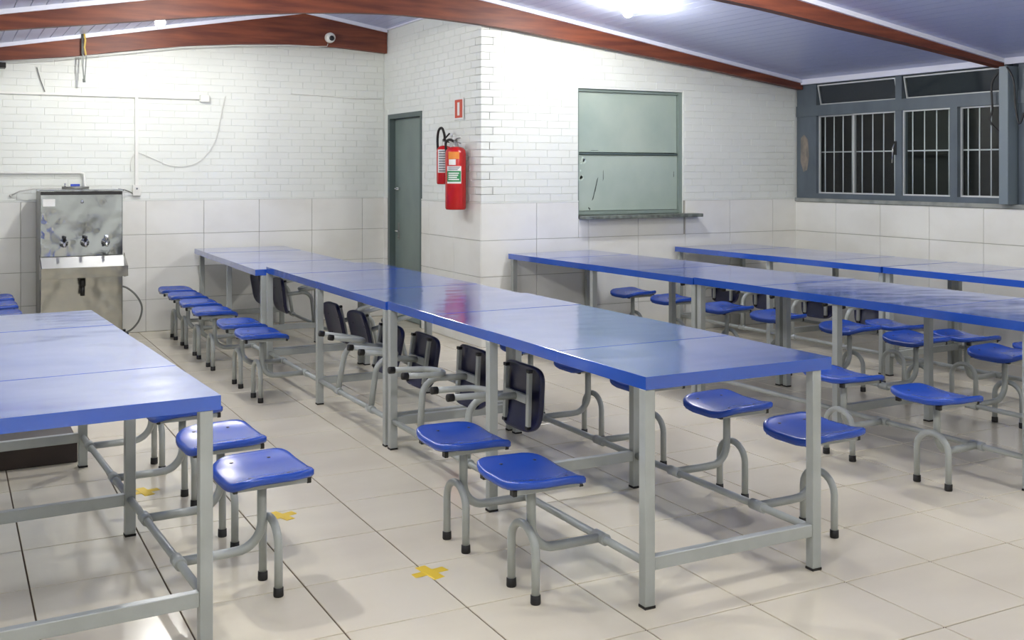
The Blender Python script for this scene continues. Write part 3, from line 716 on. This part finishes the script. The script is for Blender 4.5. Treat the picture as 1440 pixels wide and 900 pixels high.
tag(obj('loose_cable', MB().tube([(1.512, YB-.012, 1.62), (1.49, YB-.012, 1.585), (1.475, YB-.012, 1.53), (1.475, YB-.012, 1.46)], .004, 6), 'cable_white'), 'short thin white cable hanging left of the vertical duct', 'cable')
tag(obj('loose_cable', MB().tube([(2.95, YB-.010, 2.205), (3.2, YB-.010, 2.20), (3.55, YB-.010, 2.18), (3.88, YB-.010, 2.185)], .004, 6), 'cable_white'), 'thin pale cable running level to the corner left of the door', 'cable')
tag(obj('loose_cable', MB().tube([(.70, YB-.010, 2.36), (.73, YB-.010, 2.25), (.765, YB-.010, 2.15)], .0035, 6), 'cable_grey'), 'short grey wire stub high on the far wall above the cooler', 'cable')
tag(obj('loose_cable', MB().tube([(1.36, YB-.10, 1.30), (1.42, YB-.06, 1.29), (1.47, YB-.03, 1.27), (1.50, YB-.03, 1.25)], .005, 6), 'cable_grey'), 'grey power lead from the cooler top to the socket box', 'cable')
stp = thing('hanging_strap', 'narrow yellow and grey strap hanging from the far left roof beam', 'strap', (1.075, 10.04, 0))
sm_ = MB(); 
def ribbon(mb, pts, w_):
    for (a, b_) in zip(pts, pts[1:]):
        x0_, z0_, y0_ = a; x1_, z1_, y1_ = b_
        mb.add([(x0_-w_, y0_, z0_), (x0_+w_, y0_, z0_), (x1_+w_, y1_, z1_), (x1_-w_, y1_, z1_), (x0_-w_, y0_+.003, z0_), (x0_+w_, y0_+.003, z0_), (x1_+w_, y1_+.003, z1_), (x1_-w_, y1_+.003, z1_)], [(0,1,2,3),(4,7,6,5),(0,4,5,1),(1,5,6,2),(2,6,7,3),(3,7,4,0)])
    return mb
obj('yellow_ribbon', ribbon(MB(), [(-.002, 2.66, 0), (.006, 2.60, -.01), (-.002, 2.54, -.012), (.01, 2.475, -.008)], .007), 'strap_yellow', stp)
obj('dark_ribbon', ribbon(MB(), [(-.018, 2.66, 0.002), (-.016, 2.57, -.006), (-.016, 2.475, -.004)], .010), 'black_plastic', stp)
obj('grey_ribbon', ribbon(MB(), [(-.012, 2.475, -.004), (-.016, 2.38, -.006), (-.006, 2.26, -.004)], .006).tube([(-.006, -.006, 2.265), (-.004, -.006, 2.235)], .012, 8), 'strap_grey', stp)
ribbon_r = obj('grey_ribbon', ribbon(MB(), [(.012, 2.475, -.006), (.008, 2.38, -.008), (.0, 2.25, -.006)], .005), 'strap_grey', stp)
cm = thing('security_camera', 'small white dome security camera with black lens on the far roof beam', 'camera', (3.305, 10.07, 2.755))
obj('housing', MB().lathe([(0, 0), (.045, 0), (.05, -.01), (.05, -.04), (.044, -.06), (.032, -.07), (0, -.072)], n=20, axis='y'), 'plastic_white', cm)
obj('lens', MB().lathe([(.026, -.066), (.024, -.08), (.012, -.088), (0, -.09)], (0.003, 0, -.008), n=16, axis='y'), 'black_plastic', cm)
tag(obj('camera_lead', MB().tube([(3.29, 10.06, 2.70), (3.28, 10.062, 2.672), (3.15, 10.062, 2.664), (2.9, 10.062, 2.664), (2.4, 10.062, 2.635), (1.9, 10.062, 2.59), (.9, 10.062, 2.44), (.3, 10.062, 2.38)], .004, 6), 'cable_white'), 'thin white lead along the lower edge of the far roof beam', 'cable')
tag(obj('beam_bracket', MB().cbox((.30, 9.98, 2.33), (.45, 10.12, 2.375), .004).tube([(.40, 10.05, 2.33), (.36, 10.05, 2.28)], .01, 8), 'black_plastic'), 'black bracket under the far left beam at the picture edge', 'bracket')

# ------------------------------------------------------------------ extinguishers and sign
def text_lines(mb, cx, cy, R, a0, a1, z0, z1, n, m):
    for k in range(n):
        z = z1-(k+.5)*(z1-z0)/n; hgt = (z1-z0)/n*.28
        aa = a0+(a1-a0)*.06; ab = a1-(a1-a0)*(.06+.25*((k*7) % 3)/3)
        S_ = 5; vs = []
        for i in range(S_+1):
            a = aa+(ab-aa)*i/S_; vs += [(cx+R*math.cos(a), cy+R*math.sin(a), z-hgt), (cx+R*math.cos(a), cy+R*math.sin(a), z+hgt)]
        mb.add(vs, [(2*i, 2*i+2, 2*i+3, 2*i+1) for i in range(S_)], True, m)
def wrap(mb, R, a0, a1, z0, z1, m=None, n=10):
    vs = []
    for i in range(n+1):
        a = a0+(a1-a0)*i/n; vs += [(R*math.cos(a), R*math.sin(a), z0), (R*math.cos(a), R*math.sin(a), z1)]
    return mb.add(vs, [(2*i, 2*i+2, 2*i+3, 2*i+1) for i in range(n)], True, m)
def extinguisher(x, y, z0, h_, R, label, big):
    t = thing('fire_extinguisher', label, 'fire extinguisher', (x, y, z0), 0, 'fire extinguishers on the door wall')
    obj('cylinder', MB().lathe([(0, .004), (R*.9, 0), (R, .012), (R, h_-.06), (R*.93, h_-.03), (R*.7, h_-.008), (R*.3, h_), (0, h_)], n=32), 'red_paint', t)
    nk = obj('neck', MB().lathe([(R*.32, h_-.004), (R*.28, h_+.02), (.018, h_+.03), (.018, h_+.055), (0, h_+.055)], n=16), 'steel_side', t)
    obj('lever', MB().tube([(-.01, 0, h_+.05), (-.01, -.05, h_+.065), (-.01, -.13, h_+.075 if big else h_+.10)], .007, 8).tube([(-.01, .0, h_+.04), (-.01, -.06, h_+.035), (-.01, -.12, h_+.025)], .006, 8), 'steel_side' if big else 'black_plastic', t)
    if big: hs = [(0, .02, h_+.04), (-.03, .06, h_+.06), (-.05, .09, h_+.03), (-.04, .098, h_-.06), (-.02, R+.012, h_-.2)]
    else: hs = [(0, -.01, h_+.05), (-.02, -.05, h_+.09), (-.03, -.02, h_+.15), (-.035, .04, h_+.13), (-.03, R+.01, h_+.04), (-.02, R+.012, h_-.1)]
    obj('hose', MB().tube(hs, .011, 10, smooth=5), 'black_rubber', t)
    obj('wall_bracket', MB().box((R-.01, -.02, h_-.12), (XD-x+.0, .02, h_-.08)), 'steel_side', t)
    d = math.atan2(-y, -x)              # towards the front of the room
    if big:
        obj('orange_label', wrap(MB(), R+.001, d-.75, d+.35, h_-.105, h_-.045), 'label_orange', t)
        lw = obj('white_label', wrap(MB(), R+.0012, d-.9, d+.55, h_-.31, h_-.165), 'label_white', t)
        obj('small_label', wrap(MB(), R+.001, d-.7, d+.0, h_-.155, h_-.108), 'label_white', t)
        obj('green_label', wrap(MB(), R+.0018, d-.9, d+.5, h_-.295, h_-.205), 'label_green', lw)
        tx = MB(); text_lines(tx, 0, 0, R+.002, d-.85, d+.5, h_-.2, h_-.168, 3, 'label_ink'); text_lines(tx, 0, 0, R+.0024, d-.8, d+.4, h_-.285, h_-.215, 4, 'label_white')
        obj('print', tx, None, lw)
    else:
        lw = obj('white_label', wrap(MB(), R+.001, d-.95, d+.95, h_-.235, h_-.035), 'label_white', t)
        tx = MB(); text_lines(tx, 0, 0, R+.0018, d-.85, d+.85, h_-.23, h_-.04, 9, 'label_ink')
        obj('print', tx, None, lw)
    return t
extinguisher(3.80, 8.21, 1.135, .53, .088, 'larger red fire extinguisher with orange, white and green labels, nearer the corner', True)
extinguisher(3.825, 8.50, 1.345, .335, .066, 'smaller red fire extinguisher with a printed white label, partly behind the larger one', False)
sg = thing('wall_sign', 'small white and orange red sign with a white bar above the extinguishers', 'sign', (XD-.006, 8.365, 1.995))
obj('plate', MB().cbox((-.004, -.10, -.095), (.0, .10, .095), .001), 'label_white', sg)
obj('red_field', MB().box((-.0055, -.075, -.078), (-.004, .075, .078)), 'sign_red', sg)
obj('pictogram', MB().box((-.007, -.022, -.058), (-.0055, .022, .055)), 'label_white', sg)
